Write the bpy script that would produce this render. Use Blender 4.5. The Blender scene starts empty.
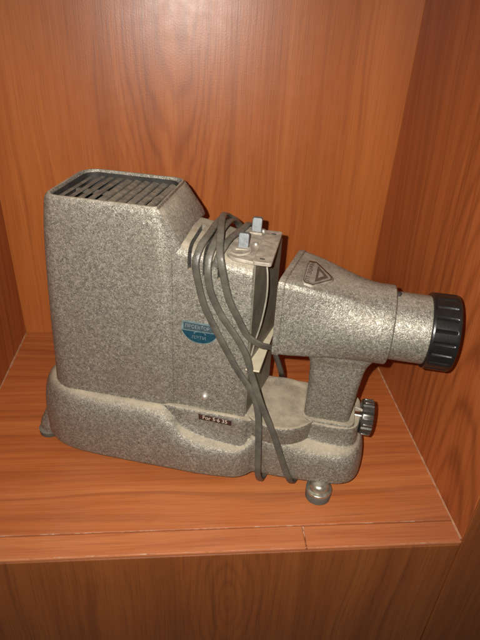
import bpy, bmesh, math, random
from mathutils import Vector, Matrix
from mathutils.bvhtree import BVHTree
random.seed(7)
S = bpy.context.scene
COL = S.collection
W, D = 0.5, 0.37          # cabinet inner width and shelf depth (m)
PI = math.pi

# ------------------------------------------------------------------ materials
def new_mat(name):
    m = bpy.data.materials.new(name); m.use_nodes = True
    nt = m.node_tree; nt.nodes.clear()
    out = nt.nodes.new('ShaderNodeOutputMaterial')
    b = nt.nodes.new('ShaderNodeBsdfPrincipled')
    nt.links.new(b.outputs[0], out.inputs[0])
    return m, nt, b
class N:
    def __init__(s, nt): s.nt = nt
    def node(s, t, **k):
        n = s.nt.nodes.new(t)
        for a, v in k.items(): setattr(n, a, v)
        return n
    def put(s, sock, v):
        if hasattr(v, 'is_output'): s.nt.links.new(v, sock)
        else: sock.default_value = v
    def m(s, op, a, b=0.0, c=None, clamp=False):
        n = s.node('ShaderNodeMath', operation=op, use_clamp=clamp)
        s.put(n.inputs[0], a); s.put(n.inputs[1], b)
        if c is not None: s.put(n.inputs[2], c)
        return n.outputs[0]
    def xyz(s, x, y, z):
        n = s.node('ShaderNodeCombineXYZ')
        for i, v in enumerate((x, y, z)): s.put(n.inputs[i], v)
        return n.outputs[0]
    def sep(s, v):
        n = s.node('ShaderNodeSeparateXYZ'); s.put(n.inputs[0], v); return n.outputs
    def noise(s, vec, scale, detail=2.0, rough=.5, dist=0.0):
        n = s.node('ShaderNodeTexNoise'); s.put(n.inputs['Vector'], vec)
        n.inputs['Scale'].default_value = scale; n.inputs['Detail'].default_value = detail
        n.inputs['Roughness'].default_value = rough; n.inputs['Distortion'].default_value = dist
        return n.outputs['Fac']
    def mix(s, f, a, b):
        n = s.node('ShaderNodeMix', data_type='RGBA'); s.put(n.inputs[0], f)
        s.put(n.inputs[6], a); s.put(n.inputs[7], b); return n.outputs[2]
    def rng(s, v, a, b, c=0.0, d=1.0, smooth=False):
        n = s.node('ShaderNodeMapRange'); n.interpolation_type = 'SMOOTHSTEP' if smooth else 'LINEAR'
        s.put(n.inputs[0], v)
        for i, x in enumerate((a, b, c, d)): s.put(n.inputs[i+1], x)
        return n.outputs[0]
    def ramp(s, v, stops):
        n = s.node('ShaderNodeValToRGB'); s.put(n.inputs[0], v); e = n.color_ramp.elements
        while len(e) < len(stops): e.new(.5)
        for q, (p, c) in zip(e, stops): q.position = p; q.color = c
        return n.outputs[0]
    def bump(s, h, strength, dist):
        n = s.node('ShaderNodeBump'); n.inputs['Strength'].default_value = strength
        n.inputs['Distance'].default_value = dist; s.put(n.inputs['Height'], h); return n.outputs[0]
def c4(r, g, b): return (r, g, b, 1.0)

def wood(name, along, dark, mid, light, knots=(), rough=.42, pore=1.0, dusty=0.0, seed=0.0, contrast=1.0, wave_tilt=0.0, ring_amp=.2, veins=.45):
    """printed wood laminate; along = 'x','y' or 'z' grain direction; knots = (across, along, stretch, ring spacing, reach)"""
    m, nt, b = new_mat(name); n = N(nt)
    g = n.node('ShaderNodeNewGeometry')
    X, Y, Z = n.sep(g.outputs['Position'])
    if along == 'z': L = Z; A = n.m('ADD', X, n.m('MULTIPLY', Y, 1.0))
    elif along == 'x': L = X; A = n.m('ADD', Y, Z)
    else: L = Y; A = n.m('ADD', Z, X)
    if wave_tilt: A = n.m('ADD', A, n.m('MULTIPLY', L, wave_tilt))
    warp = n.m('MULTIPLY', n.m('SUBTRACT', n.noise(n.xyz(n.m('MULTIPLY', A, 6.), n.m('MULTIPLY', L, 2.2), seed), 1.0, 2.0), .5), .05)
    Aw = n.m('ADD', A, warp)
    s1 = n.noise(n.xyz(n.m('MULTIPLY', Aw, 22.), n.m('MULTIPLY', L, .8), seed+3), 1.0, 4.0, .6)
    s2 = n.noise(n.xyz(n.m('MULTIPLY', Aw, 130.), n.m('MULTIPLY', L, 2.5), seed+5), 1.0, 3.0, .6)
    s3 = n.noise(n.xyz(n.m('MULTIPLY', A, 620.), n.m('MULTIPLY', L, 14.), seed+9), 1.0, 3.0, .6)
    val = n.m('ADD', n.m('MULTIPLY', n.m('SUBTRACT', s1, .5), 1.3*contrast), n.m('MULTIPLY', n.m('SUBTRACT', s2, .5), .75*contrast))
    for (ka, kl, st, sp, reach) in knots:
        da = n.m('SUBTRACT', Aw, ka); dl = n.m('MULTIPLY', n.m('SUBTRACT', L, kl), st)
        F = n.m('SQRT', n.m('ADD', n.m('MULTIPLY', da, da), n.m('MULTIPLY', dl, dl)))
        F2 = n.m('ADD', F, n.m('MULTIPLY', n.noise(n.xyz(n.m('MULTIPLY', A, 40.), n.m('MULTIPLY', L, 9.), seed+1), 1.0, 2.0), .012))
        r = n.m('SINE', n.m('MULTIPLY', F2, 2*PI/sp))
        r = n.m('POWER', n.m('ADD', n.m('MULTIPLY', r, .5), .5), 2.5)
        fade = n.rng(F, reach*.45, reach, 1.0, 0.0, True)
        val = n.m('SUBTRACT', val, n.m('MULTIPLY', n.m('MULTIPLY', r, fade), ring_amp))
    val = n.m('ADD', n.m('MULTIPLY', val, 1.0), .54)
    col = n.ramp(val, [(0.0, dark), (.5, mid), (1.0, light)])
    vein = n.noise(n.xyz(n.m('MULTIPLY', Aw, 75.), n.m('MULTIPLY', L, 1.1), seed+13), 1.0, 3.0, .65)
    vm_ = n.m('MULTIPLY', n.rng(vein, .53, .66, 0.0, 1.0, True), n.rng(s1, .35, .6, .25, 1.0))
    col = n.mix(n.m('MULTIPLY', vm_, veins), col, c4(dark[0]*.9, dark[1]*.8, dark[2]*.7))
    pores = n.rng(s3, .50, .72, 0.0, .62*pore)
    col = n.mix(pores, col, c4(dark[0]*.55, dark[1]*.5, dark[2]*.5))
    # large, soft unevenness of the print
    big = n.noise(g.outputs['Position'], 5.0, 2.0)
    col = n.mix(n.rng(big, .35, .7, 0, .14), col, c4(mid[0]*.72, mid[1]*.66, mid[2]*.62))
    rg = n.m('ADD', rough, n.m('MULTIPLY', n.noise(g.outputs['Position'], 60., 3.), .14))
    if dusty:
        d1 = n.noise(g.outputs['Position'], 14., 4., .65)
        d2 = n.noise(g.outputs['Position'], 900., 2., .5)
        near = n.rng(Y, -D, -D+.16, 1.0, .25)
        dm = n.m('MULTIPLY', n.m('MULTIPLY', n.rng(d1, .35, .75, 0.1, 1.0), n.rng(d2, .3, .7, .3, 1.0)), n.m('MULTIPLY', near, dusty))
        corner = n.m('MULTIPLY', n.rng(X, -.16, 0., 0., 1., True), n.m('MULTIPLY', n.rng(Y, -D, -D+.12, 1., 0., True), dusty*.7))
        dm = n.m('MAXIMUM', dm, n.m('MULTIPLY', corner, n.rng(d1, .3, .7, .4, 1.)))
        col = n.mix(dm, col, c4(.44, .29, .20))
        rg = n.m('ADD', rg, n.m('MULTIPLY', dm, .4))
    nt.links.new(col, b.inputs['Base Color']); nt.links.new(rg, b.inputs['Roughness'])
    b.inputs['Specular IOR Level'].default_value = .6
    hb = n.m('ADD', n.m('MULTIPLY', s3, .6), n.m('MULTIPLY', n.noise(g.outputs['Position'], 520., 2.), .45))
    nt.links.new(n.bump(hb, .28, .00042), b.inputs['Normal'])
    return m

WD, WM, WL = c4(.21, .050, .010), c4(.385, .108, .021), c4(.51, .168, .040)
M = {}
M['back'] = wood('cherry_laminate_back', 'z', WD, WM, WL, knots=[(-.284, .66, .10, .0062, .095)], seed=2.0, rough=.30, contrast=.8, pore=.5, ring_amp=.25, veins=.35)
M['side'] = wood('cherry_laminate_side', 'z', c4(.19, .045, .011), c4(.385, .103, .025), c4(.50, .160, .045), ring_amp=.30, knots=[(-.33, -.10, .22, .0125, .20)], seed=11.0, rough=.4, wave_tilt=-.12, contrast=1.0, veins=.6, pore=.5)
M['shelf'] = wood('cherry_laminate_shelf', 'x', c4(.22, .052, .012), c4(.41, .110, .025), c4(.54, .180, .050), knots=[(-.10, -.05, .10, .010, .05)], seed=5.0, rough=.42, dusty=.24, contrast=1.35, veins=.5, pore=.6, ring_amp=.12)
M['strip'] = wood('cherry_laminate_strip', 'x', c4(.22, .052, .014), c4(.39, .106, .029), c4(.52, .180, .058), seed=23.0, rough=.45, dusty=.16, contrast=1.5, pore=.6)
M['door'] = wood('cherry_laminate_front_shaded', 'z', c4(.10, .025, .005), c4(.235, .062, .010), c4(.33, .100, .019), knots=[(-.592, -.085, .30, .0075, .07)], seed=31.0, rough=.5, contrast=.85, pore=.6, ring_amp=.15)  # same cherry wood, darkened: shade on the front faces put into its colour

def chip_mat():
    m, nt, b = new_mat('chipped_laminate_edge'); n = N(nt)
    g = n.node('ShaderNodeNewGeometry')
    a = n.noise(g.outputs['Position'], 160., 4., .7); l = n.noise(g.outputs['Position'], 35., 2.)
    f = n.m('MULTIPLY', n.rng(a, .42, .62), n.rng(l, .42, .6))
    nt.links.new(n.mix(f, c4(.38, .14, .06), c4(.66, .50, .38)), b.inputs['Base Color'])
    b.inputs['Roughness'].default_value = .8
    return m
M['chip'] = chip_mat()

def hammer(name, metallic=.55, dust=1.0, dlo=.38, dhi=.90):
    m, nt, b = new_mat(name); n = N(nt)
    tc = n.node('ShaderNodeTexCoord'); P = tc.outputs['Object']
    warp = n.node('ShaderNodeTexNoise'); warp.inputs['Scale'].default_value = 260.; n.put(warp.inputs['Vector'], P)
    vm = n.node('ShaderNodeVectorMath', operation='MULTIPLY_ADD')
    n.put(vm.inputs[0], warp.outputs['Color']); vm.inputs[1].default_value = (.0035,)*3; n.put(vm.inputs[2], P)
    PW = vm.outputs[0]
    vo = n.node('ShaderNodeTexVoronoi'); vo.feature = 'F1'; vo.inputs['Scale'].default_value = 760.; n.put(vo.inputs['Vector'], PW)
    vd = vo.outputs['Distance']; vc = n.sep(vo.outputs['Color'])[0]
    ve = n.node('ShaderNodeTexVoronoi'); ve.feature = 'DISTANCE_TO_EDGE'; ve.inputs['Scale'].default_value = 760.; n.put(ve.inputs['Vector'], PW)
    c = n.noise(PW, 820., 2.5, .55)
    crease = n.m('MULTIPLY', n.rng(ve.outputs['Distance'], 0.02, .20, 1.0, 0.0, True), n.rng(n.noise(P, 330., 2.), .30, .55))
    a = n.m('ADD', n.m('MULTIPLY', n.m('SUBTRACT', 1.0, vd), .55), n.m('MULTIPLY', c, .45))
    col = n.ramp(n.m('ADD', n.m('MULTIPLY', vc, .45), n.m('MULTIPLY', c, .55)), [(.20, c4(.205, .188, .152)), (.5, c4(.330, .306, .254)), (.82, c4(.47, .45, .39))])
    col = n.mix(n.m('MULTIPLY', crease, .68), col, c4(.045, .040, .033))
    grime = n.noise(P, 22., 4., .65)
    col = n.mix(n.rng(grime, .42, .75, 0.0, .33), col, c4(.22, .185, .135))
    stain = n.noise(P, 9., 5., .7)
    col = n.mix(n.rng(stain, .50, .72, 0.0, .30), col, c4(.17, .135, .09))
    g = n.node('ShaderNodeNewGeometry')
    nz = n.sep(g.outputs['Normal'])[2]
    dn = n.noise(P, 45., 3., .6)
    fine = n.noise(P, 1500., 1.)
    df = n.m('MULTIPLY', n.rng(nz, dlo, dhi, 0.0, dust, True), n.rng(dn, .28, .62, .45, .95))
    df = n.m('MULTIPLY', df, n.rng(fine, .3, .6, .85, 1.0), clamp=True)
    col = n.mix(df, col, n.mix(dn, c4(.30, .245, .17), c4(.47, .40, .29)))
    nt.links.new(col, b.inputs['Base Color'])
    inv = n.m('SUBTRACT', 1.0, df)
    nt.links.new(n.m('MULTIPLY', inv, metallic), b.inputs['Metallic'])
    nt.links.new(n.m('ADD', n.m('ADD', .45, n.m('MULTIPLY', c, .12)), n.m('MULTIPLY', df, .45)), b.inputs['Roughness'])
    hgt = n.m('SUBTRACT', n.m('ADD', n.m('MULTIPLY', a, 1.0), n.m('MULTIPLY', c, .6)), n.m('MULTIPLY', crease, .28))
    hgt = n.m('MULTIPLY', hgt, n.m('ADD', n.m('MULTIPLY', inv, .85), .15))
    nt.links.new(n.bump(hgt, .36, .0007), b.inputs['Normal'])
    return m
M['hammer'] = hammer('hammertone_enamel')
M['hammer_light'] = hammer('hammertone_enamel_lens', .6, .55, .80, 1.05)

def simple(name, col, rough=.5, metal=0.0, var=.15, vs=80., bump=.0, bs=600., dust=0.0, spec=.5):
    m, nt, b = new_mat(name); n = N(nt)
    tc = n.node('ShaderNodeTexCoord'); P = tc.outputs['Object']
    f = n.noise(P, vs, 4., .6)
    cc = n.mix(n.rng(f, .3, .7), c4(*[x*(1-var) for x in col]), c4(*[min(1, x*(1+var)) for x in col]))
    if dust:
        g = n.node('ShaderNodeNewGeometry'); nz = n.sep(g.outputs['Normal'])[2]
        df = n.m('MULTIPLY', n.rng(nz, .0, .9, dust*.25, dust), n.rng(n.noise(P, 130., 4., .7), .35, .65, .3, 1.))
        cc = n.mix(df, cc, c4(.42, .36, .27))
        nt.links.new(n.m('ADD', rough, n.m('MULTIPLY', df, .4)), b.inputs['Roughness'])
    else:
        nt.links.new(n.rng(f, .3, .7, rough*.85, min(1., rough*1.2)), b.inputs['Roughness'])
    nt.links.new(cc, b.inputs['Base Color'])
    b.inputs['Metallic'].default_value = metal; b.inputs['Specular IOR Level'].default_value = spec
    if bump: nt.links.new(n.bump(n.noise(P, bs, 3.), .5, bump), b.inputs['Normal'])
    return m
M['dusty_metal'] = simple('dusty_beige_metal', (.36, .315, .25), .6, .2, .38, 150., .0006, 500.)
M['strip_metal'] = simple('cream_painted_metal', (.50, .44, .31), .7, 0, .12, 90., .0002, 500.)
M['gate'] = simple('dark_olive_gate_metal', (.15, .135, .10), .5, .25, .3, 60., .0003, 300., dust=.35)
M['dark'] = simple('dark_metal_and_shade', (.03, .027, .024), .6, .2, .3, 90.)  # dark metal parts, also the painted shade inside vent and slots
M['grille'] = simple('dusty_grille_metal', (.085, .08, .07), .5, .3, .35, 70., .0003, 400., dust=.65)
M['chrome'] = simple('worn_chrome', (.62, .62, .60), .25, 1.0, .12, 200.)
M['nickel'] = simple('dull_nickel', (.50, .48, .43), .42, .7, .2, 200., .0002, 600.)
M['tab'] = simple('dull_zinc', (.17, .18, .185), .5, .5, .2, 220., .0002, 500.)
M['wire'] = simple('grey_edge_wire', (.34, .31, .25), .5, .4, .2, 100.)
M['black'] = simple('black_bakelite', (.006, .006, .0065), .30, 0, .3, 100., .00015, 500., dust=.02, spec=.4)
M['knob'] = simple('blackened_knob_metal', (.05, .048, .045), .32, .6, .4, 200., .0002, 500., dust=.15)
M['rubber'] = simple('grey_rubber', (.07, .065, .055), .8, 0, .3, 150., .0003, 500., dust=.3)
M['cord'] = simple('grey_cord_rubber', (.058, .054, .044), .38, 0, .4, 60., .0004, 600., dust=.2)
M['badge'] = simple('dark_blue_enamel', (.006, .042, .066), .4, .1, .3, 260.)
M['badge_grey'] = simple('faded_blue_enamel', (.040, .066, .078), .5, .2, .4, 330.)
M['badge_edge'] = simple('badge_silver', (.15, .21, .22), .5, .3, .2, 200.)
M['badge_text'] = simple('worn_badge_lettering', (.17, .20, .20), .6, 0, .4, 400.)
M['lbl_dark'] = simple('label_dark', (.035, .012, .008), .5, 0, .4, 300.)
M['lbl_text'] = simple('label_lettering', (.42, .36, .28), .6, 0, .3, 400.)
M['emb_ground'] = simple('emblem_ground', (.30, .27, .22), .5, .4, .25, 260., .0002, 700.)
M['emb_dark'] = simple('emblem_dark', (.085, .058, .040), .6, .2, .3, 300.)
mg, ntg, bg = new_mat('lens_glass'); bg.inputs['Base Color'].default_value = c4(.05, .05, .07); bg.inputs['Roughness'].default_value = .03
bg.inputs['Coat Weight'].default_value = 1.0; M['glass'] = mg

# ------------------------------------------------------------------ helpers
def empty(name, loc=(0, 0, 0), rz=0.0):
    o = bpy.data.objects.new(name, None); COL.objects.link(o)
    o.location = loc; o.rotation_euler = (0, 0, rz); o.empty_display_size = .03
    return o
def link(name, bm, mat, parent=None, smooth=True, angle=40):
    bmesh.ops.recalc_face_normals(bm, faces=bm.faces)
    me = bpy.data.meshes.new(name); bm.to_mesh(me); bm.free()
    for m in (mat if isinstance(mat, (list, tuple)) else [mat]): me.materials.append(m)
    if smooth:
        for p in me.polygons: p.use_smooth = True
        try: me.set_sharp_from_angle(angle=math.radians(angle))
        except Exception: pass
    o = bpy.data.objects.new(name, me); COL.objects.link(o)
    if parent: o.parent = parent
    return o
def bevel(o, w, seg=3, ang=35):
    b = o.modifiers.new('bevel', 'BEVEL'); b.width = w; b.segments = seg; b.limit_method = 'ANGLE'; b.angle_limit = math.radians(ang)
    b.harden_normals = False
    return o
def box(bm, a, b, mi=0):
    vs = [bm.verts.new((x, y, z)) for x in (a[0], b[0]) for y in (a[1], b[1]) for z in (a[2], b[2])]
    for f in ((0, 1, 3, 2), (4, 6, 7, 5), (0, 4, 5, 1), (2, 3, 7, 6), (0, 2, 6, 4), (1, 5, 7, 3)):
        fc = bm.faces.new([vs[i] for i in f]); fc.material_index = mi
    return vs
def loft(bm, rings, cap0=True, cap1=True, mi=0):
    L = [[bm.verts.new(p) for p in r] for r in rings]
    n = len(L[0])
    for a, b in zip(L, L[1:]):
        for i in range(n):
            f = bm.faces.new((a[i], a[(i+1) % n], b[(i+1) % n], b[i])); f.material_index = mi
    if cap0: bm.faces.new(L[0][::-1]).material_index = mi
    if cap1: bm.faces.new(L[-1]).material_index = mi
    return L
def disc_path(bm, axis_pt, direction, prof, seg=48, cap0=True, cap1=True, mi=0):
    """lathe: prof = [(distance along axis, radius)]"""
    d = Vector(direction).normalized()
    s = d.orthogonal().normalized(); t = d.cross(s); P = Vector(axis_pt)
    rings = [[P + d*h + (s*math.cos(2*PI*i/seg) + t*math.sin(2*PI*i/seg))*r for i in range(seg)] for h, r in prof]
    return loft(bm, rings, cap0, cap1, mi)
def rrect(a0, a1, b0, b1, r, n=8):
    """rounded rectangle, r = radii at corners (a0b0, a1b0, a1b1, a0b1)"""
    if not isinstance(r, (list, tuple)): r = [r]*4
    out = []
    cs = [(a0+r[0], b0+r[0], PI, r[0]), (a1-r[1], b0+r[1], 1.5*PI, r[1]), (a1-r[2], b1-r[2], 0, r[2]), (a0+r[3], b1-r[3], .5*PI, r[3])]
    for ca, cb, st, rr in cs:
        for i in range(n+1):
            t = st + .5*PI*i/n
            out.append((ca+rr*math.cos(t), cb+rr*math.sin(t)))
    return out
def catmull(P, n, closed=False):
    P = [tuple(p) for p in P]; out = []; m = len(P)
    segs = m if closed else m-1
    for i in range(segs):
        p0 = P[(i-1) % m] if closed else P[max(i-1, 0)]
        p1 = P[i]; p2 = P[(i+1) % m]
        p3 = P[(i+2) % m] if closed else P[min(i+2, m-1)]
        for k in range(n):
            t = k/n
            out.append(tuple(.5*((2*b)+(-a+c)*t+(2*a-5*b+4*c-d)*t*t+(-a+3*b-3*c+d)*t**3) for a, b, c, d in zip(p0, p1, p2, p3)))
    if not closed: out.append(P[-1])
    return out
def bake(o):
    dg = bpy.context.evaluated_depsgraph_get(); dg.update()
    me = bpy.data.meshes.new_from_object(o.evaluated_get(dg)); o.modifiers.clear(); o.data = me
    for p in me.polygons: p.use_smooth = True
    return o
def text_bm(body, size, extrude=.0, bold=.0):
    cu = bpy.data.curves.new('lettering', 'FONT'); cu.body = body; cu.size = size
    cu.align_x = 'CENTER'; cu.align_y = 'CENTER'; cu.offset = bold; cu.resolution_u = 3
    to = bpy.data.objects.new('lettering', cu); COL.objects.link(to)
    dg = bpy.context.evaluated_depsgraph_get(); dg.update()
    me = bpy.data.meshes.new_from_object(to.evaluated_get(dg))
    bm = bmesh.new(); bm.from_mesh(me); bpy.data.objects.remove(to); bpy.data.curves.remove(cu)
    return bm
def merge(bm, other, fn, mi=0, cut=0):
    if cut: bmesh.ops.subdivide_edges(other, edges=other.edges, cuts=cut, use_grid_fill=True)
    bmesh.ops.triangulate(other, faces=other.faces)
    mp = {v: bm.verts.new(fn(v.co)) for v in other.verts}
    for f in other.faces:
        try: bm.faces.new([mp[v] for v in f.verts]).material_index = mi
        except ValueError: pass
    other.free()

# ------------------------------------------------------------------ the cabinet
cab = empty('wooden_cabinet', (-W/2, -D/2, 0))
cab['label'] = 'reddish brown wood laminate cabinet whose open shelf the old projector stands on'
cab['category'] = 'cabinet'
cab_off = Vector(cab.location)
def cpart(name, boxes, mat, bev=.0008):
    bm = bmesh.new()
    for a, b in boxes: box(bm, Vector(a)-cab_off, Vector(b)-cab_off)
    o = link(name, bm, mat, cab, smooth=False)
    if bev: bevel(o, bev, 2)
    return o
T = .018
cpart('back_panel', [((-W-T, 0, -.62), (T, .006, .64))], M['back'], 0)
cpart('side_panel', [((-W-T, -D, -.62), (-W, -.0003, .62))], M['side'])
cpart('side_panel', [((0, -D+.0022, -.62), (T, -.0003, .62))], M['side'])
cpart('stile', [((-.0002, -D-.0002, -.62), (.16, -D+.0020, .62))], M['door'])
cpart('top_panel', [((-W-T, -D, .6205), (T, -.0003, .64))], M['side'])
SEAM = -.345
cpart('shelf', [((-W+.0003, SEAM+.0004, -T), (-.0004, -.0003, 0))], M['shelf'], .0006)
JX = -.152
cpart('edge_strip', [((-W+.0003, -D, -.0042), (JX-.0003, SEAM-.0002, -.0004))], M['strip'], .0012)
cpart('edge_strip', [((JX+.0004, -D, -.0042), (-.0004, SEAM-.0003, -.0006))], M['strip'], .0012)
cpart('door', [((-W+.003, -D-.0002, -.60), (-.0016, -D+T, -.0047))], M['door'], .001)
cpart('bottom_panel', [((-W+.0003, -D+T+.001, -.619), (-.0004, -.0003, -.60))], M['shelf'])
# worn, chipped edges where the laminate has come away
def chips(name, pts, w, up, n, seed):
    rnd = random.Random(seed); bm = bmesh.new()
    A, B = Vector(pts[0])-cab_off, Vector(pts[1])-cab_off; d = (B-A); L = d.length; d.normalize(); s = Vector(up).cross(d).normalized(); U = Vector(up)
    ev = [(rnd.random()*L, rnd.uniform(.0015, .010)*(1 if rnd.random() < .8 else 1.8), w*rnd.uniform(.4, 1.15), rnd.uniform(-.3, .3)*w) for k in range(n)]
    R = []; m = int(L/.0009)
    for i in range(m+1):
        t = L*i/m; ww = .00010; off = 0.0
        for (c, l, h, o2) in ev:
            x = abs(t-c)/(l*.5)
            if x < 1: ww = max(ww, h*(1-x**4)*rnd.uniform(.7, 1.0)); off = o2*(1-x*x)
        P = A + d*t + s*off
        R.append([P-s*ww*.5-U*.0004, P+s*ww*.5-U*.0004, P+s*ww*.5+U*.00025, P-s*ww*.5+U*.00025])
    loft(bm, R)
    return link(name, bm, M['chip'], cab, smooth=False)
chips('chipped_edge', [(-W, SEAM, 0), (-.03, SEAM, 0)], .0009, (0, 0, 1), 24, 3)
chips('chipped_edge', [(-W, -D+.0008, -.0006), (-.0, -D+.0008, -.0006)], .0009, (0, 0, 1), 34, 4)
chips('chipped_edge', [(JX, -D+.002, -.0005), (JX, SEAM-.001, -.0005)], .0010, (0, 0, 1), 9, 5)
chips('chipped_edge', [(.0004, -D+.0008, .0), (.0004, -D+.0008, .25)], .0012, (-1, 0, 0), 60, 6)
# pale sealing line of dust where shelf meets the walls
def fillet(name, a, b, n1, n2, r, mat):
    bm = bmesh.new(); A, B = Vector(a)-cab_off, Vector(b)-cab_off; n1, n2 = Vector(n1), Vector(n2)
    R = []
    K = 60
    for i in range(K+1):
        P = A.lerp(B, i/K); rr = r*(.6+.8*random.random())
        R.append([P-(n1+n2)*.0005, P+n1*rr-n2*.0005, P+n1*rr+n2*.0002, P+(n1+n2)*rr*.35, P+n2*rr+n1*.0002, P+n2*rr-n1*.0005])
    loft(bm, R)
    return link(name, bm, mat, cab, angle=80)
M['dustline'] = simple('dust_in_corner', (.40, .20, .11), .8, 0, .35, 120.)
fillet('corner_dust', (-.0002, -.02, 0), (-.0002, -D+.003, 0), (-1, 0, 0), (0, 0, 1), .0011, M['dustline'])
fillet('corner_dust', (-W+.0002, -.002, 0), (-W+.0002, -D+.003, 0), (1, 0, 0), (0, 0, 1), .0012, M['dustline'])

# ------------------------------------------------------------------ the projector
YAW = math.radians(-16)
prj = empty('slide_projector', (-.37, -.256, 0), YAW)
prj['label'] = 'old grey hammertone slide projector with black ribbed lens ring, standing on the cabinet shelf'
prj['category'] = 'projector'

# --- base casting: skirt outline O, upper tier outline I, skirt height h
K = [  # Ou, Ov, Iu, Iv, h, bottom
 (-.066, .055, -.044, .056, .0885, .015),
 (-.062, .036, -.042, .038, .0885, .015),
 (-.050, .017, -.034, .025, .0885, .015),
 (-.030, .004, -.018, .0165, .0885, .015),
 (0.00, -.001, .005, .0145, .0885, .015),
 (.040, -.002, .040, .0140, .0885, .015),
 (.075, -.002, .076, .0135, .0880, .015),
 (.090, -.002, .089, .0120, .0800, .015),
 (.103, -.002, .101, .0110, .0660, .015),
 (.120, -.002, .120, .0110, .0575, .015),
 (.145, .0000, .146, .0110, .0535, .015),
 (.160, .0020, .1625, .0110, .0530, .0155),
 (.170, .0070, .169, .0165, .0590, .0165),
 (.177, .0115, .176, .0200, .0660, .018),
 (.190, .0100, .190, .0210, .0690, .020),
 (.207, .0100, .208, .0240, .0665, .020),
 (.225, .0110, .226, .0275, .063, .020),
 (.245, .0125, .246, .0270, .061, .020),
 (.264, .0150, .264, .0290, .060, .020),
 (.277, .0230, .2725, .0350, .060, .020),
 (.2835, .0380, .2755, .0480, .060, .020),
 (.284, .060, .276, .062, .060, .020),
 (.280, .085, .273, .080, .060, .020),
 (.262, .098, .256, .090, .060, .020),
 (.220, .101, .220, .092, .066, .018),
 (.170, .106, .165, .094, .066, .015),
 (.110, .110, .110, .098, .0860, .015),
 (.050, .112, .050, .100, .0885, .015),
 (.000, .110, .004, .099, .0885, .015),
 (-.035, .104, -.022, .094, .0885, .015),
 (-.058, .084, -.038, .080, .0885, .015)]
KK = catmull(K, 8, True)
def lerp(a, b, t): return a+(b-a)*t
cx, cv = .11, .055
rings = []
TOP = .0880
def tz(u): return TOP if u < .160 else max(.0825, TOP-(u-.160)*.7)
def inset(u, v, d):
    q = Vector((u-cx, (v-cv)*3.0)); q.normalize(); return (u-q.x*d, v-q.y*d)
def ring(fn): return [fn(*k) for k in KK]
rings.append(ring(lambda ou, ov, iu, iv, h, b: (*inset(ou, ov, .006), b+.0005)))
rings.append(ring(lambda ou, ov, iu, iv, h, b: (*inset(ou, ov, .0022), b)))
rings.append(ring(lambda ou, ov, iu, iv, h, b: (*inset(ou, ov, .0006), b+.0015)))
rings.append(ring(lambda ou, ov, iu, iv, h, b: (ou, ov, b+.004)))
for t, z in ((.0, .30), (.02, .44), (.07, .58), (.15, .70), (.26, .80), (.40, .88), (.56, .94), (.74, .98), (.92, 1.0)):
    rings.append(ring(lambda ou, ov, iu, iv, h, b: (lerp(ou, iu, t), lerp(ov, iv, t), b+(h-b)*z)))
rings.append(ring(lambda ou, ov, iu, iv, h, b: (iu, iv, min(h+.0012, tz(iu)+.0002) if h > .084 else h+.0012)))
rings.append(ring(lambda ou, ov, iu, iv, h, b: (iu, iv, h+(tz(iu)-h)*.8 if tz(iu) > h+.004 else tz(iu)+.0003)))
rings.append(ring(lambda ou, ov, iu, iv, h, b: (*inset(iu, iv, .0004), tz(iu)+.0006)))
rings.append(ring(lambda ou, ov, iu, iv, h, b: (*inset(iu, iv, .0012), tz(iu)+.0014)))
rings.append(ring(lambda ou, ov, iu, iv, h, b: (*inset(iu, iv, .003), tz(iu)+.0016)))
bm = bmesh.new(); loft(bm, rings)
base = link('base', bm, M['hammer'], prj, angle=50)

# round dished seat between the slide section and the arm
bm = bmesh.new(); disc_path(bm, (.1945, .0510, 0), (0, 0, 1), [(.0640, .0395), (.0800, .0412), (.0840, .0412), (.0852, .0405), (.0856, .0392), (.0850, .0370), (.0846, .0300), (.0846, .0100)], 72)
link('round_seat', bm, M['hammer'], prj)
# raised plinth under the lens arm
bm = bmesh.new()
def plinth_ring(d, z): return [(a, b, z) for a, b in rrect(.2185-d*.2, .2690+d, .0305-d, .088+d, .008, 6)]
loft(bm, [plinth_ring(.0006, .078), plinth_ring(.0006, .0850), plinth_ring(0, .0862), plinth_ring(-.0015, .0866)])
link('plinth', bm, M['hammer'], prj)

# --- lamp house (hollow at the top)
HS = [ # w, u0, u1, v0, v1, r(near-left), r(near-right), r far
 (.0860, -.0440, .0895, .0135, .0985, .030, .006, .030),
 (.1050, -.0415, .0895, .0135, .0985, .028, .006, .029),
 (.1500, -.0375, .0893, .0135, .0985, .024, .006, .027),
 (.2000, -.0325, .0890, .0140, .0985, .019, .006, .025),
 (.2400, -.0275, .0880, .0140, .0985, .015, .0065, .022),
 (.2600, -.0245, .0868, .0140, .0990, .013, .007, .020),
 (.2760, -.0215, .0850, .0140, .0995, .012, .007, .019),
 (.2850, -.0195, .0840, .0142, .1000, .011, .006, .018),
 (.2885, -.0185, .0830, .0150, .0995, .011, .005, .017),
 (.2905, -.0165, .0822, .0166, .0975, .010, .004, .016),
 (.2905, -.0145, .0808, .0182, .0955, .009, .003, .014),
 (.2885, -.0138, .0804, .0188, .0950, .009, .003, .013),
 (.2660, -.0138, .0804, .0188, .0950, .009, .003, .013)]
bm = bmesh.new()
loft(bm, [[(a, b, w) for a, b in rrect(u0, u1, v0, v1, (ra, rb, rb+.006, rc), 9)] for w, u0, u1, v0, v1, ra, rb, rc in HS], True, True)
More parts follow.
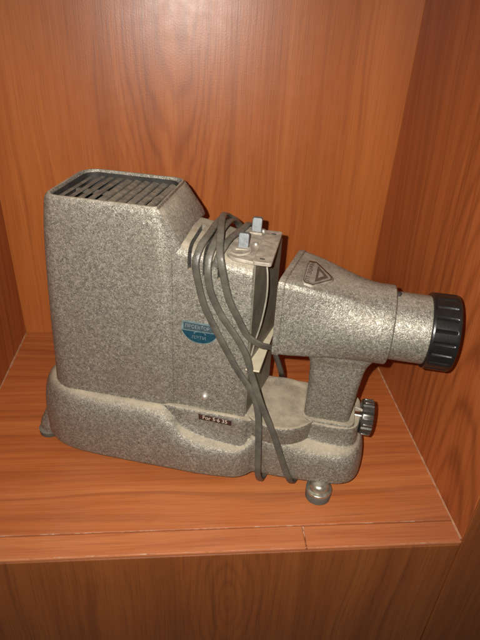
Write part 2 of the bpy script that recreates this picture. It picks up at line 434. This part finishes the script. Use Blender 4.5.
# sloping shoulder between the tall house and the condenser section
prof = [(.0815, .2888), (.0826, .2888), (.0850, .2866), (.0995, .2665), (.1015, .2615), (.0935, .2500), (.0920, .0880), (.0815, .0880)]
loft(bm, [[(u, v, w-d) for u, w in prof] for v, d in ((.0152, .0016), (.0164, .0), (.0800, .0), (.0925, .0), (.0940, .0016))])
house = link('lamp_house', bm, M['hammer'], prj, angle=38)

# vent interior, its shade put in as a dark ring, and the slanting slats
bm = bmesh.new()
loft(bm, [[(a, b, w) for a, b in rrect(-.0133, .0790, .0193, .0945, (.008, .003, .012, .012), 8)] for w in (.2661, .2668)])
link('vent_well', bm, M['dark'], prj)
bm = bmesh.new()
loft(bm, [[(a, b, w) for a, b in rrect(-.0133, .0790, .0193, .0945, (.008, .003, .012, .012), 8)] for w in (.2669, .2882)], False, False)
link('vent_shade_ring', bm, M['dark'], prj, angle=60)
bm = bmesh.new()
nsl = 10
for k in range(nsl):
    uu = -.0118 + k*.0087
    a = Vector((uu, .0198, .2850)); b = Vector((uu+.0030, .0940, .2850))
    lean = Vector((.0046+.0003*(k % 2), 0, -.0012)) if k > 3 else Vector((.0026+.0005*k, 0, .0002))
    th = Vector((.0004, 0, -.0012))
    if b.x+lean.x > .0800: lean.x = .0800-b.x
    p = [a, b, b+lean, a+lean]; q = [x+th for x in p]
    A_ = [bm.verts.new(x) for x in p]; B_ = [bm.verts.new(x) for x in q]
    bm.faces.new(A_); bm.faces.new(B_[::-1])
    for i in range(4): bm.faces.new((A_[i], A_[(i+1) % 4], B_[(i+1) % 4], B_[i]))
box(bm, (-.0128, .0660, .2770), (.0795, .0680, .2806))
gr = link('vent_grille', bm, M['grille'], prj, smooth=False)

# hinge pin near the top corner
bm = bmesh.new(); disc_path(bm, (.0705, .0150, .2780), (.55, -1, -.5), [(-.003, .0019), (.0034, .0019), (.0040, .0014)], 16)
link('hinge_pin', bm, M['nickel'], prj)
bm = bmesh.new(); disc_path(bm, (.0755, .0145, .2770), (.1, -1, .1), [(-.002, .0030), (.0006, .0030), (.0009, .0024)], 18)
link('hinge_boss', bm, M['hammer'], prj)

# --- condenser section: profile in (v,w) swept along u, slots cut through
def sec_prof(top):
    p = [(.0165, .0875), (.0165, top-.014)]
    for i in range(1, 9):
        t = .5*PI*i/8; p.append((.0165+.012*(1-math.cos(t)), top-.014+.012*math.sin(t)+.0))
    p += [(.055, top-.0005), (.075, top-.0015)]
    for i in range(0, 7):
        t = .5*PI*i/6; p.append((.0770+.012*math.sin(t), top-.0135+.012*math.cos(t)))
    p += [(.0890, .0875)]
    return p
bm = bmesh.new()
us = [(.0900, .2640), (.1000, .2635), (.1200, .2605), (.1400, .2550), (.1600, .2525), (.1622, .2521), (.1632, .2505)]
rr = []
for i, (u_, tp) in enumerate(us):
    P = sec_prof(tp)
    if i == len(us)-1: P = [(lerp(v_, .0527, .02), w_) for v_, w_ in P]
    rr.append([(u_, v_, w_) for v_, w_ in P])
loft(bm, rr)
cond = link('condenser_housing', bm, M['hammer'], prj, angle=35)
cut = bmesh.new()
for u_, wb, ln in ((.1085, .2385, .0032), (.1345, .2330, .0034), (.1215, .2340, .0028)):
    box(cut, (u_-ln/2, -.02, wb), (u_+ln/2, .064, .30))
cob = link('slot_cutter', cut, M['dark'], prj, smooth=False)
md = cond.modifiers.new('slots', 'BOOLEAN'); md.object = cob; md.operation = 'DIFFERENCE'; md.solver = 'EXACT'
dg = bpy.context.evaluated_depsgraph_get(); dg.update()
me = bpy.data.meshes.new_from_object(cond.evaluated_get(dg)); cond.modifiers.clear()
cond.data = me; bpy.data.objects.remove(cob)
for p in me.polygons: p.use_smooth = True
me.set_sharp_from_angle(angle=math.radians(35))
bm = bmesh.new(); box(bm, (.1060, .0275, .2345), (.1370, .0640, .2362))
# dark bars added for the shade inside the slots
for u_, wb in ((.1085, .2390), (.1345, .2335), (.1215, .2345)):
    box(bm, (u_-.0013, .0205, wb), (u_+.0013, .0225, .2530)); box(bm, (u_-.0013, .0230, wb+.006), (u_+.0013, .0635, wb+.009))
link('slot_shade', bm, M['dark'], prj, smooth=False)

# screw on the near face
bm = bmesh.new(); disc_path(bm, (.1235, .0165, .1055), (0, -1, 0), [(-.001, .0040), (.0008, .0040), (.0024, .0034), (.0038, .0020), (.0042, .0004)], 24)
link('screw', bm, M['nickel'], prj)

# --- slide gate on the right side of the section
bm = bmesh.new()
G = [(.0185, .0895), (.0185, .2500), (.0250, .2535), (.0800, .2535), (.0860, .2480), (.0860, .0895)]
loft(bm, [[(u_+(a-.0185)*.19, a, b) for a, b in G] for u_ in (.1628, .1642)])
link('gate_plate', bm, M['gate'], prj, smooth=False)
def tube(bm, pts, r, seg=8, mi=0):
    P = [Vector(p) for p in pts]; R = []
    nrm = None
    for i, p in enumerate(P):
        t = (P[min(i+1, len(P)-1)]-P[max(i-1, 0)]).normalized()
        if nrm is None: nrm = t.orthogonal().normalized()
        nrm = (nrm - t*nrm.dot(t)).normalized(); b = t.cross(nrm)
        R.append([p+(nrm*math.cos(2*PI*k/seg)+b*math.sin(2*PI*k/seg))*r for k in range(seg)])
    loft(bm, R, mi=mi)
bm = bmesh.new()
tube(bm, catmull([(.1700, .0300, .2530), (.1735, .0260, .2400), (.1745, .0240, .2200), (.1720, .0220, .1950), (.1680, .0200, .1750), (.1655, .0190, .1600)], 8), .0008)
link('gate_spring', bm, M['wire'], prj)
bm = bmesh.new()
loft(bm, [[(.1625, .0080, z), (.1755, .0080, z), (.1800, .1080, z), (.1680, .1080, z)] for z in (.1500, .1518)])
o = link('slide_ledge', bm, M['strip_metal'], prj, smooth=False); bevel(o, .0006, 2)

# --- bracket plates with two zinc tabs on top of the gate
bm = bmesh.new()
loft(bm, [[(a, b, z - (a-.145)*.10) for a, b in rrect(.1390, .1650, .0150, .0850, (.009, .002, .004, .004), 6)] for z in (.2535, .2565)])
br = link('bracket', bm, M['dusty_metal'], prj, angle=30); bevel(br, .0005, 2)
bm = bmesh.new()
loft(bm, [[(a, b, z) for a, b in rrect(.1622, .1775, .0125, .0810, .0025, 5)] for z in (.2530, .2565)])
o = link('cover_strip', bm, M['dusty_metal'], prj, angle=30); bevel(o, .0006, 2)
for (a, b) in ((.1690, .0185), (.1705, .0725)):
    bm = bmesh.new(); box(bm, (a-.0020, b-.0007, .2564), (a+.0021, b+.0008, .2569))
    link('strip_slot', bm, M['dark'], prj, smooth=False)
bm = bmesh.new(); disc_path(bm, (.1492, .0290, .2562), (-.09, 0, 1), [(0, .0092), (.0010, .0092), (.0014, .0086), (.0012, .0070), (.0006, .0066)], 36)
link('washer', bm, M['dusty_metal'], prj)
for (uu, vv) in ((.1585, .0480), (.1600, .0790), (.1430, .0560)):
    bm = bmesh.new(); disc_path(bm, (uu, vv, .2548), (0, 0, 1), [(0, .0022), (.0018, .0022), (.0026, .0016), (.0029, .0004)], 18)
    link('rivet', bm, M['nickel'], prj)
for (uu, vv, zz) in ((.1500, .0330, .2560), (.1545, .0720, .2556)):
    bm = bmesh.new()
    R = []
    prof = [(-.0045, 0), (-.0045, .0120), (-.0036, .0135), (.0036, .0135), (.0045, .0120), (.0045, 0)]
    # a small clip: front sheet leaning back, returning behind
    loft(bm, [[(uu+a, vv + z*.22 + dy, zz+z) for a, z in prof] for dy in (0, .0042)])
    tb = link('zinc_tab', bm, M['tab'], prj, smooth=False); bevel(tb, .0007, 3)
    bm = bmesh.new(); box(bm, (uu-.0058, vv-.0026, zz-.0006), (uu+.0058, vv+.0010, zz+.0016))
    o = link('tab_foot', bm, M['dusty_metal'], tb, smooth=False); bevel(o, .0005, 2)

# --- lens arm: flange -> round barrel, fused with the leg
VC, WC = .0510, .1935
def flange_pt(t, grow=0.0):
    """point of the gabled flange outline at angle t about (VC,WC+.02)"""
    poly = rrect(.0140, .0850, .1660, .2405, .0055, 5)
    c = Vector((VC, WC)); d = Vector((math.cos(t), math.sin(t))); best = None
    for i in range(len(poly)):
        a = Vector(poly[i]); b = Vector(poly[(i+1) % len(poly)]); e = b-a
        den = d.x*e.y-d.y*e.x
        if abs(den) < 1e-9: continue
        s = ((a-c).x*e.y-(a-c).y*e.x)/den; q = ((a-c).x*d.y-(a-c).y*d.x)/den
        if s > 0 and -1e-6 <= q <= 1+1e-6 and (best is None or s < best): best = s
    return c + d*(best+grow)
RB = .0358
NSEG = 96
def arm_ring(u_, f, grow=0.0, r=RB):
    out = []
    for i in range(NSEG):
        t = 2*PI*i/NSEG
        a = flange_pt(t, grow); c = Vector((VC+r*math.cos(t), WC+r*math.sin(t)))
        p = a.lerp(c, f); out.append((u_ + (p.x-.014)*.15*(1-f), p.x, p.y))
    return out
def sst(x): x = max(0, min(1, x)); return x*x*(3-2*x)
bm = bmesh.new()
loft(bm, [arm_ring(.1885, 0)] + [arm_ring(lerp(.1900, .2680, k/16), (.35*sst(k/16)+.65*(k/16))) for k in range(17)] + [arm_ring(.2750, 1)])
def leg_ring(z, du, dn, r=.007): return [(a, b, z) for a, b in rrect(.2195-du*1.2, .2640+du*.9+max(0, z-.084)*.07, .0335-dn, .0790+dn, r, 6)]
loft(bm, [leg_ring(.0840, 0, 0), leg_ring(.1250, .0, 0), leg_ring(.1450, .0006, 0), leg_ring(.1540, .0022, .001), leg_ring(.1600, .0060, .003, .010), leg_ring(.1800, .009, .0035, .010)])
arm = link('lens_arm', bm, M['hammer_light'], prj)
rm = arm.modifiers.new('fuse', 'REMESH'); rm.mode = 'VOXEL'; rm.voxel_size = .0009
sm = arm.modifiers.new('soften', 'SMOOTH'); sm.factor = .5; sm.iterations = 9
bake(arm)
# raised rim of the flange
bm = bmesh.new()
loft(bm, [arm_ring(.1838, 0, -.0006), arm_ring(.1842, 0, .0006), arm_ring(.1890, 0, .0010), arm_ring(.1900, 0, .0002), arm_ring(.1902, 0, -.004)])
link('flange', bm, M['hammer_light'], prj, angle=30)
# end of the big barrel, stepped tube
bm = bmesh.new()
disc_path(bm, (0, VC, WC), (1, 0, 0), [(.2700, RB-.0002), (.2818, RB), (.2828, RB-.0004), (.2834, RB-.0016), (.2836, RB-.0060)], 96, False, False)
link('barrel_end', bm, M['hammer_light'], prj, angle=50)
bm = bmesh.new()
disc_path(bm, (0, VC, WC), (1, 0, 0), [(.2780, .0305), (.3150, .0305), (.3155, .0270)], 96, False, False)
tubeo = link('lens_tube', bm, M['hammer_light'], prj, angle=50)
# little screw bump on the step
bm = bmesh.new(); disc_path(bm, (.2848, VC, WC+.0300), (.1, 0, 1), [(-.003, .0024), (.0028, .0024), (.0036, .0014)], 16)
link('grub_screw', bm, M['dark'], prj)
bm = bmesh.new(); disc_path(bm, (.2848, VC-.006, WC-.0305), (0, 0, -1), [(-.003, .0026), (.0022, .0026), (.0028, .0016)], 16)
link('grub_screw', bm, M['dark'], prj)

# black ribbed focusing ring
bm = bmesh.new()
NP = 20; seg = NP*12
def ring_rad(base_r, depth, k):
    ph = (k % 12)/12.0
    e = min(ph, 1-ph)*12
    return base_r - (depth if e < .9 else (depth*.35 if e < 1.6 else 0))
rings = []
for h, r, dp in ((.3160, .0285, 0), (.3162, .0322, 0), (.3168, .0334, 0), (.3182, .0338, 0), (.3186, .0338, .0004), (.3196, .0338, .0016), (.3350, .0340, .0016), (.3362, .0340, .0004), (.3368, .0340, 0), (.3384, .0338, 0), (.3392, .0330, 0), (.3394, .0290, 0), (.3340, .0270, 0), (.3300, .0262, 0)):
    rings.append([(h-.0025, VC+math.cos(2*PI*(k+3)/seg)*ring_rad(r, dp, k), WC+math.sin(2*PI*(k+3)/seg)*ring_rad(r, dp, k)) for k in range(seg)])
loft(bm, rings, False, False)
link('focus_ring', bm, M['black'], prj, angle=25)
bm = bmesh.new(); disc_path(bm, (0, VC, WC), (1, 0, 0), [(.3260, .0265), (.3300, .0262), (.3325, .018), (.3335, .0090), (.3338, .001)], 48)
link('lens', bm, M['glass'], prj)

# --- tilt knob on the right side
bm = bmesh.new()
NK = 14; seg = NK*6
def kr(r, d, k): return r-(d if k % 6 in (0,) else 0)
KV, KW = .0540, .0815
rings = []
for h, r, d in ((0.2750, .0100, 0), (0.2753, .0160, 0), (0.2761, .0172, .0006), (0.2775, .0176, .0016), (0.2855, .0176, .0016), (0.2869, .0170, .0008), (0.2875, .0150, 0)):
    rings.append([(h, KV+math.cos(2*PI*k/seg)*kr(r, d, k), KW+math.sin(2*PI*k/seg)*kr(r, d, k)) for k in range(seg)])
loft(bm, rings)
kn = link('knob', bm, M['knob'], prj, angle=25)
bm = bmesh.new(); disc_path(bm, (0, KV, KW), (1, 0, 0), [(.262, .0042), (.2778, .0042)], 20)
link('knob_shaft', bm, M['chrome'], kn)
bm = bmesh.new()   # bright ribs of the knob
for k in (0, 1, 2, 3, 4, 5, 6, 7, 8, 9, 10, 11, 12, 13):
    if k % 3 == 1: continue
    t = 2*PI*(k+.5)/NK; R0 = .0176
    disc_path(bm, (.2774, KV+math.cos(t)*R0, KW+math.sin(t)*R0), (1, 0, 0), [(0, .0004), (.0006, .0010), (.0082, .0010), (.0090, .0004)], 10)
link('knob_rib', bm, M['chrome'], kn)
bm = bmesh.new()
tube(bm, [(.268, .047, .0975), (.2735, .0465, .0960), (.2790, .047, .0925)], .0014)
link('knob_stop', bm, M['dusty_metal'], kn)

# --- feet
FU, FV = .2455, .0140
bm = bmesh.new(); disc_path(bm, (FU, FV, 0), (0, 0, 1), [(.0000, .0120), (.0008, .0128), (.0085, .0132), (.0100, .0128), (.0106, .0110)], 40)
ft = link('foot', bm, M['rubber'], prj)
bm = bmesh.new(); disc_path(bm, (FU, FV, 0), (0, 0, 1), [(.0102, .0130), (.0128, .0132), (.0136, .0122), (.0137, .0102), (.0165, .0098), (.0190, .0092), (.0208, .0076), (.0218, .0050), (.0222, .0012)], 40)
link('foot_cap', bm, M['hammer_cap'] if 'hammer_cap' in M else simple('dulled_nickel', (.42, .40, .33), .33, .8, .25, 160., .0002, 600.), ft)
bm = bmesh.new(); disc_path(bm, (FU+.001, .0240, .016), (0, 0, 1), [(0, .0085), (.012, .0085)], 24)
link('foot_stem', bm, M['dark'], ft)
bm = bmesh.new(); disc_path(bm, (-.0620, .0340, 0), (0, 0, 1), [(0, .0112), (.001, .0120), (.0068, .0124), (.0074, .0110)], 36)
ft = link('foot', bm, M['rubber'], prj)
bm = bmesh.new(); disc_path(bm, (-.0620, .0345, 0), (.30, .25, 1), [(.0066, .0130), (.0100, .0142), (.0150, .0142), (.0230, .0132), (.036, .0118)], 36)
link('foot_boss', bm, M['hammer'], ft)
for (a, b) in ((-.045, .092), (.25, .088)):
    bm = bmesh.new(); disc_path(bm, (a, b, 0), (0, 0, 1), [(0, .0110), (.001, .0115), (.0085, .0118), (.0225, .0100)], 32)
    link('foot', bm, M['rubber'], prj)

# --- blue badge on the near face: flat top, bowed bottom
bv = .01585
def badge_outline(g=0.0, top=0.0):
    u0, u1 = .1020-g, .1345+g; zt = .1880+g*.8-top; out = []
    n = 22
    out.append((u0+.0012, zt)); out.append((u1-.0012, zt-.0010))
    for i in range(n+1):
        t = i/n; a = lerp(u1+.0006, u0-.0006, t); dpt = max(0.0, 1-abs(2*t-1)**2.4)**.75
        out.append((a, .1800 - dpt*(.0130+g)))
    return out
bm = bmesh.new()
loft(bm, [[(a, bv+.0012, b) for a, b in badge_outline(.0009)], [(a, bv, b) for a, b in badge_outline(.0009)]], mi=0)
bdg = link('badge', bm, M['badge_edge'], prj, smooth=False)
bm = bmesh.new()
o_ = [(a, b) for a, b in badge_outline(0.0)][2:]
low = [(a, min(b, .1785)) for a, b in o_]
loft(bm, [[(a, bv+.0002, b) for a, b in low], [(a, bv-.0003, b) for a, b in low]])
link('badge_field', bm, M['badge'], bdg, smooth=False)
bm = bmesh.new()
up = [(.1030, .1796), (.1030, .1872), (.1335, .1860), (.1335, .1796)]
loft(bm, [[(a, bv+.0002, b) for a, b in up], [(a, bv-.0003, b) for a, b in up]])
link('badge_band', bm, M['badge_grey'], bdg, smooth=False)
bm = bmesh.new()
merge(bm, text_bm('ПРОЕКТОР', .0050, bold=.0), lambda c: (.1160+c.x*.84, bv-.0005, .1834+c.y-c.x*.03))
link('badge_lettering', bm, M['badge_text'], bdg, smooth=False)
bm = bmesh.new()
merge(bm, text_bm('ЛЭТИ', .0048, bold=.0), lambda c: (.1172+c.x*1.0, bv-.0005, .1725+c.y))
# small arched emblem over the word
for i in range(10):
    t = PI*i/9; disc_path(bm, (.1182+.0052*math.cos(t), bv, .1768+.0022*math.sin(t)), (0, -1, 0), [(0, .00045), (.0005, .00045)], 8)
link('badge_word', bm, M['badge_edge'], bdg, smooth=False)

# --- projected marks: dark lettered label on the base, triangular emblem on the arm
def bvh_of(o):
    b = bmesh.new(); b.from_mesh(o.data); t = BVHTree.FromBMesh(b); b.free(); return t
tb = bvh_of(base)
def on_base(u_, w_, off):
    h = tb.ray_cast(Vector((u_, -.05, w_)), Vector((0, 1, 0)))
    v_ = h[0].y if h[0] else .011
    return Vector((u_, v_-off, w_))
bm = bmesh.new()
LU0, LU1, LW, LH = .1190, .1520, .0836, .0066
gx, gz = 24, 4
for off, sgn in ((.0006, 1),):
    g = [[bm.verts.new(on_base(lerp(LU0, LU1, i/gx), LW-LH/2+LH*j/gz-.0014*i/gx, off)) for j in range(gz+1)] for i in range(gx+1)]
    for i in range(gx):
        for j in range(gz): bm.faces.new((g[i][j], g[i+1][j], g[i+1][j+1], g[i][j+1]))
lab = link('scale_label', bm, M['lbl_dark'], prj)
so = lab.modifiers.new('solid', 'SOLIDIFY'); so.thickness = .0003; so.offset = 0
bm = bmesh.new()
merge(bm, text_bm('For 5·6 35', .0068, bold=.0001), lambda c: on_base(.1355+c.x*.88, LW+c.y*.92-.0008-c.x*.04, .0009))
link('label_lettering', bm, M['lbl_text'], lab, smooth=False)

ta = bvh_of(arm)
nrm = Vector((0, 0, 1)); tv = Vector((0, 1, 0))
E0 = Vector((.0, .0, .2420))
def on_arm(s, t, off):
    P = Vector((E0.x+s, 0, 0)) + Vector((0, E0.y, E0.z)) + tv*t
    h = ta.ray_cast(P+nrm*.03, -nrm)
    return (h[0] if h[0] else P) + nrm*off
def poly_patch(bm, pts, off, n=14, mi=0):
    # fan-grid fill of a convex outline, each vertex dropped on the casting
    c = (sum(p[0] for p in pts)/len(pts), sum(p[1] for p in pts)/len(pts))
    ol = []
    for i in range(len(pts)):
        a, b = pts[i], pts[(i+1) % len(pts)]
        for k in range(6): ol.append((lerp(a[0], b[0], k/6), lerp(a[1], b[1], k/6)))
    rings = [[bm.verts.new(on_arm(lerp(c[0], p[0], f), lerp(c[1], p[1], f), off)) for p in ol] for f in (1, .66, .33)]
    cv_ = bm.verts.new(on_arm(c[0], c[1], off)); m = len(ol)
    for a, b in zip(rings, rings[1:]):
        for i in range(m): bm.faces.new((a[i], a[(i+1) % m], b[(i+1) % m], b[i])).material_index = mi
    for i in range(m): bm.faces.new((rings[-1][i], rings[-1][(i+1) % m], cv_)).material_index = mi
def scale_poly(pts, k):
    c = (sum(p[0] for p in pts)/len(pts), sum(p[1] for p in pts)/len(pts))
    return [(c[0]+(p[0]-c[0])*k, c[1]+(p[1]-c[1])*k) for p in pts]
TRI = [(.2025, .0235), (.2032, .0550), (.2050, .0625), (.2115, .0640), (.2280, .0430), (.2285, .0390), (.2120, .0205), (.2045, .0200)]
bm = bmesh.new(); poly_patch(bm, TRI, .0007); emb = link('emblem', bm, M['badge_rim'] if 'badge_rim' in M else M['emb_ground'], prj)
so = emb.modifiers.new('solid', 'SOLIDIFY'); so.thickness = .0006; so.offset = -1
bm = bmesh.new(); poly_patch(bm, scale_poly(TRI, .90), .0009); link('emblem_line', bm, M['emb_dark'], emb)
bm = bmesh.new(); poly_patch(bm, scale_poly(TRI, .83), .0011); link('emblem_ground', bm, M['emb_ground'], emb)
bm = bmesh.new()
merge(bm, text_bm('ЛТ ЗОФМ', .0052, bold=.00008), lambda c: on_arm(.2078+c.x*.07-c.y*.95, .0420+c.x*1.45, .0013))
# inner triangle
t3 = [(.0105, .0020), (.0105, .0150), (.0205, .0050)]
t3 = [(.2130, .0275), (.2135, .0555), (.2238, .0400)]
i3 = scale_poly(t3, .45)
for i in range(3):
    a, b, c_, d_ = t3[i], t3[(i+1) % 3], i3[(i+1) % 3], i3[i]
    L = 8
    A1 = [bm.verts.new(on_arm(lerp(a[0], b[0], k/L), lerp(a[1], b[1], k/L), .0013)) for k in range(L+1)]
    B1 = [bm.verts.new(on_arm(lerp(d_[0], c_[0], k/L), lerp(d_[1], c_[1], k/L), .0013)) for k in range(L+1)]
    for k in range(L): bm.faces.new((A1[k], A1[k+1], B1[k+1], B1[k]))
link('emblem_lettering', bm, M['emb_dark'], emb, smooth=False)

# ------------------------------------------------------------------ power cord draped over the gate
cordroot = (prj.location.x, prj.location.y, 0)
def cord_sweep(bm, ctrl):
    """ctrl: (u,v,w, nx,ny,nz) -- flat twin flex, the normal gives the side facing out"""
    P = catmull(ctrl, 9)
    hw, r = .00165, .00150
    sec = []
    for s in (1, -1):
        for k in range(9):
            t = -PI*.42 + PI*.84*k/8
            sec.append((s*(hw + r*math.cos(t)), s*r*math.sin(t)))
    R = []
    for i, p in enumerate(P):
        c = Vector(p[:3]); a = Vector(P[max(i-1, 0)][:3]); b = Vector(P[min(i+1, len(P)-1)][:3])
        t = (b-a).normalized(); nn = Vector(p[3:6]); nn = (nn-t*nn.dot(t)).normalized(); sd = t.cross(nn)
        R.append([c+sd*x+nn*y for x, y in sec])
    loft(bm, R)
Nn, Nt, Nf = (0, -1, 0), (0, -.25, 1), (0, 1, .1)
def pt(u_, v_, w_, n): return (u_, v_, w_, *n)
# strand that hangs furthest left, then loops behind and comes back as the second strand
S1 = [pt(.190, .034, .0060, (0, -.3, -1)), pt(.1865, .016, .0095, (0, -1, -.6)), pt(.1850, .0045, .0190, Nn), pt(.1835, -.0035, .037, Nn), pt(.1815, -.0010, .067, Nn), pt(.1780, .0050, .103, Nn),
      pt(.1700, .0095, .125, Nn), pt(.1555, .0110, .146, Nn), pt(.1430, .0118, .168, Nn), pt(.1290, .0122, .195, Nn), pt(.1225, .0122, .210, Nn), pt(.1180, .0115, .229, Nn),
      pt(.1155, .0105, .248, (0, -1, .3)), pt(.1175, .0190, .2605, (0, -.7, .7)), pt(.1205, .0380, .2655, Nt), pt(.1215, .0620, .2665, Nt), pt(.1220, .0840, .2610, (0, .6, .8)), pt(.1210, .0945, .2450, Nf), pt(.1230, .0960, .2050, Nf),
      pt(.1350, .1000, .180, Nf), pt(.1460, .1000, .205, Nf), pt(.1370, .0955, .2450, Nf), pt(.1320, .0830, .2610, (0, .4, .9)), pt(.1300, .0560, .2670, Nt), pt(.1270, .0230, .2610, (0, -.5, .8)),
      pt(.1258, .0110, .246, (0, -1, .2)), pt(.1290, .0100, .224, Nn), pt(.1395, .0105, .201, Nn), pt(.1510, .0105, .185, Nn), pt(.1620, .0100, .166, Nn), pt(.1690, .0085, .145, Nn), pt(.1795, .0050, .118, Nn), pt(.1945, .0030, .084, Nn),
      pt(.2065, .0020, .050, Nn), pt(.2145, .0045, .0270, Nn), pt(.2180, .0140, .0140, (0, -1, -.5)), pt(.2215, .0300, .0070, (0, -.3, -1))]
S3 = [pt(.1560, .1010, .170, Nf), pt(.1500, .0975, .2200, Nf), pt(.1360, .0960, .2500, (0, .8, .5)), pt(.1260, .0820, .2660, (0, .2, 1)), pt(.1260, .0600, .2720, Nt), pt(.1310, .0320, .2700, (0, -.4, .9)), pt(.1350, .0130, .2610, (0, -1, .5)), pt(.1385, .0070, .250, Nn), pt(.1450, .0070, .2225, Nn), pt(.1540, .0080, .203, Nn),
      pt(.1625, .0090, .187, Nn), pt(.1740, .0130, .1770, Nn), pt(.1835, .0260, .1660, Nn), pt(.1865, .0500, .1380, (-.2, -1, 0)), pt(.1890, .0860, .0970, (0, -1, .4)), pt(.1890, .1060, .0720, (0, -.8, .8)), pt(.1850, .1180, .0400, (0, 1, .2)), pt(.1800, .1250, .0060, (0, .5, 1))]
S4 = [pt(.1560, .1010, .172, Nf), pt(.1500, .0955, .2380, Nf), pt(.1470, .0860, .2580, (0, .4, 1)), pt(.1430, .0640, .2610, Nt), pt(.1370, .0380, .2610, (0, -.3, 1)), pt(.1330, .0210, .2540, (0, -1, .6)), pt(.1300, .0165, .2440, Nn)]
bm = bmesh.new(); cord_sweep(bm, S1); cord_sweep(bm, S3); cord_sweep(bm, S4)
cord = link('power_cord', bm, M['cord'], None, angle=60)
cord.location = prj.location; cord.rotation_euler = prj.rotation_euler
cord['label'] = 'grey twin flex power cord hanging in loops over the middle of the projector'
cord['category'] = 'cord'

# ------------------------------------------------------------------ camera (solved from the cabinet's edges)
F, PT, YW, RL = 534.98, .556426, -.105755, -.054441
Cp = Vector((-.259166, -.674829, .442499))
Rz = Matrix.Rotation(YW, 3, 'Z'); Rx = Matrix.Rotation(-PT, 3, 'X'); Ry = Matrix.Rotation(RL, 3, 'Y')
Mx = Rz @ Rx @ Ry
ax, fw, upv = Mx @ Vector((1, 0, 0)), Mx @ Vector((0, 1, 0)), Mx @ Vector((0, 0, 1))
cam = bpy.data.cameras.new('camera'); co = bpy.data.objects.new('camera', cam); COL.objects.link(co)
co.matrix_world = Matrix(((ax.x, upv.x, -fw.x, Cp.x), (ax.y, upv.y, -fw.y, Cp.y), (ax.z, upv.z, -fw.z, Cp.z), (0, 0, 0, 1)))
cam.sensor_fit = 'VERTICAL'; cam.sensor_height = 24.0; cam.sensor_width = 18.0; cam.lens = 24.0*F/640
cam.clip_start = .01; cam.clip_end = 20
S.camera = co

# ------------------------------------------------------------------ light: the phone's flash, plus a dim room
ld = bpy.data.lights.new('camera_flash', 'SPOT'); ld.energy = 18.0; ld.color = (1.0, .95, .87); ld.shadow_soft_size = .0022
ld.spot_size = math.radians(105); ld.spot_blend = .9
lo = bpy.data.objects.new('camera_flash', ld); COL.objects.link(lo)
lo.matrix_world = co.matrix_world.copy()
lo.location = Cp - ax*.016 + upv*.010
w = bpy.data.worlds.new('World'); S.world = w; w.use_nodes = True
bgn = w.node_tree.nodes['Background']; bgn.inputs[0].default_value = (1.0, .84, .68, 1); bgn.inputs[1].default_value = .08
S.view_settings.view_transform = 'Standard'; S.view_settings.look = 'None'
S.view_settings.exposure = 0.0; S.view_settings.gamma = 1.0
S.render.resolution_x = 768; S.render.resolution_y = 1024
S.render.engine = 'CYCLES'
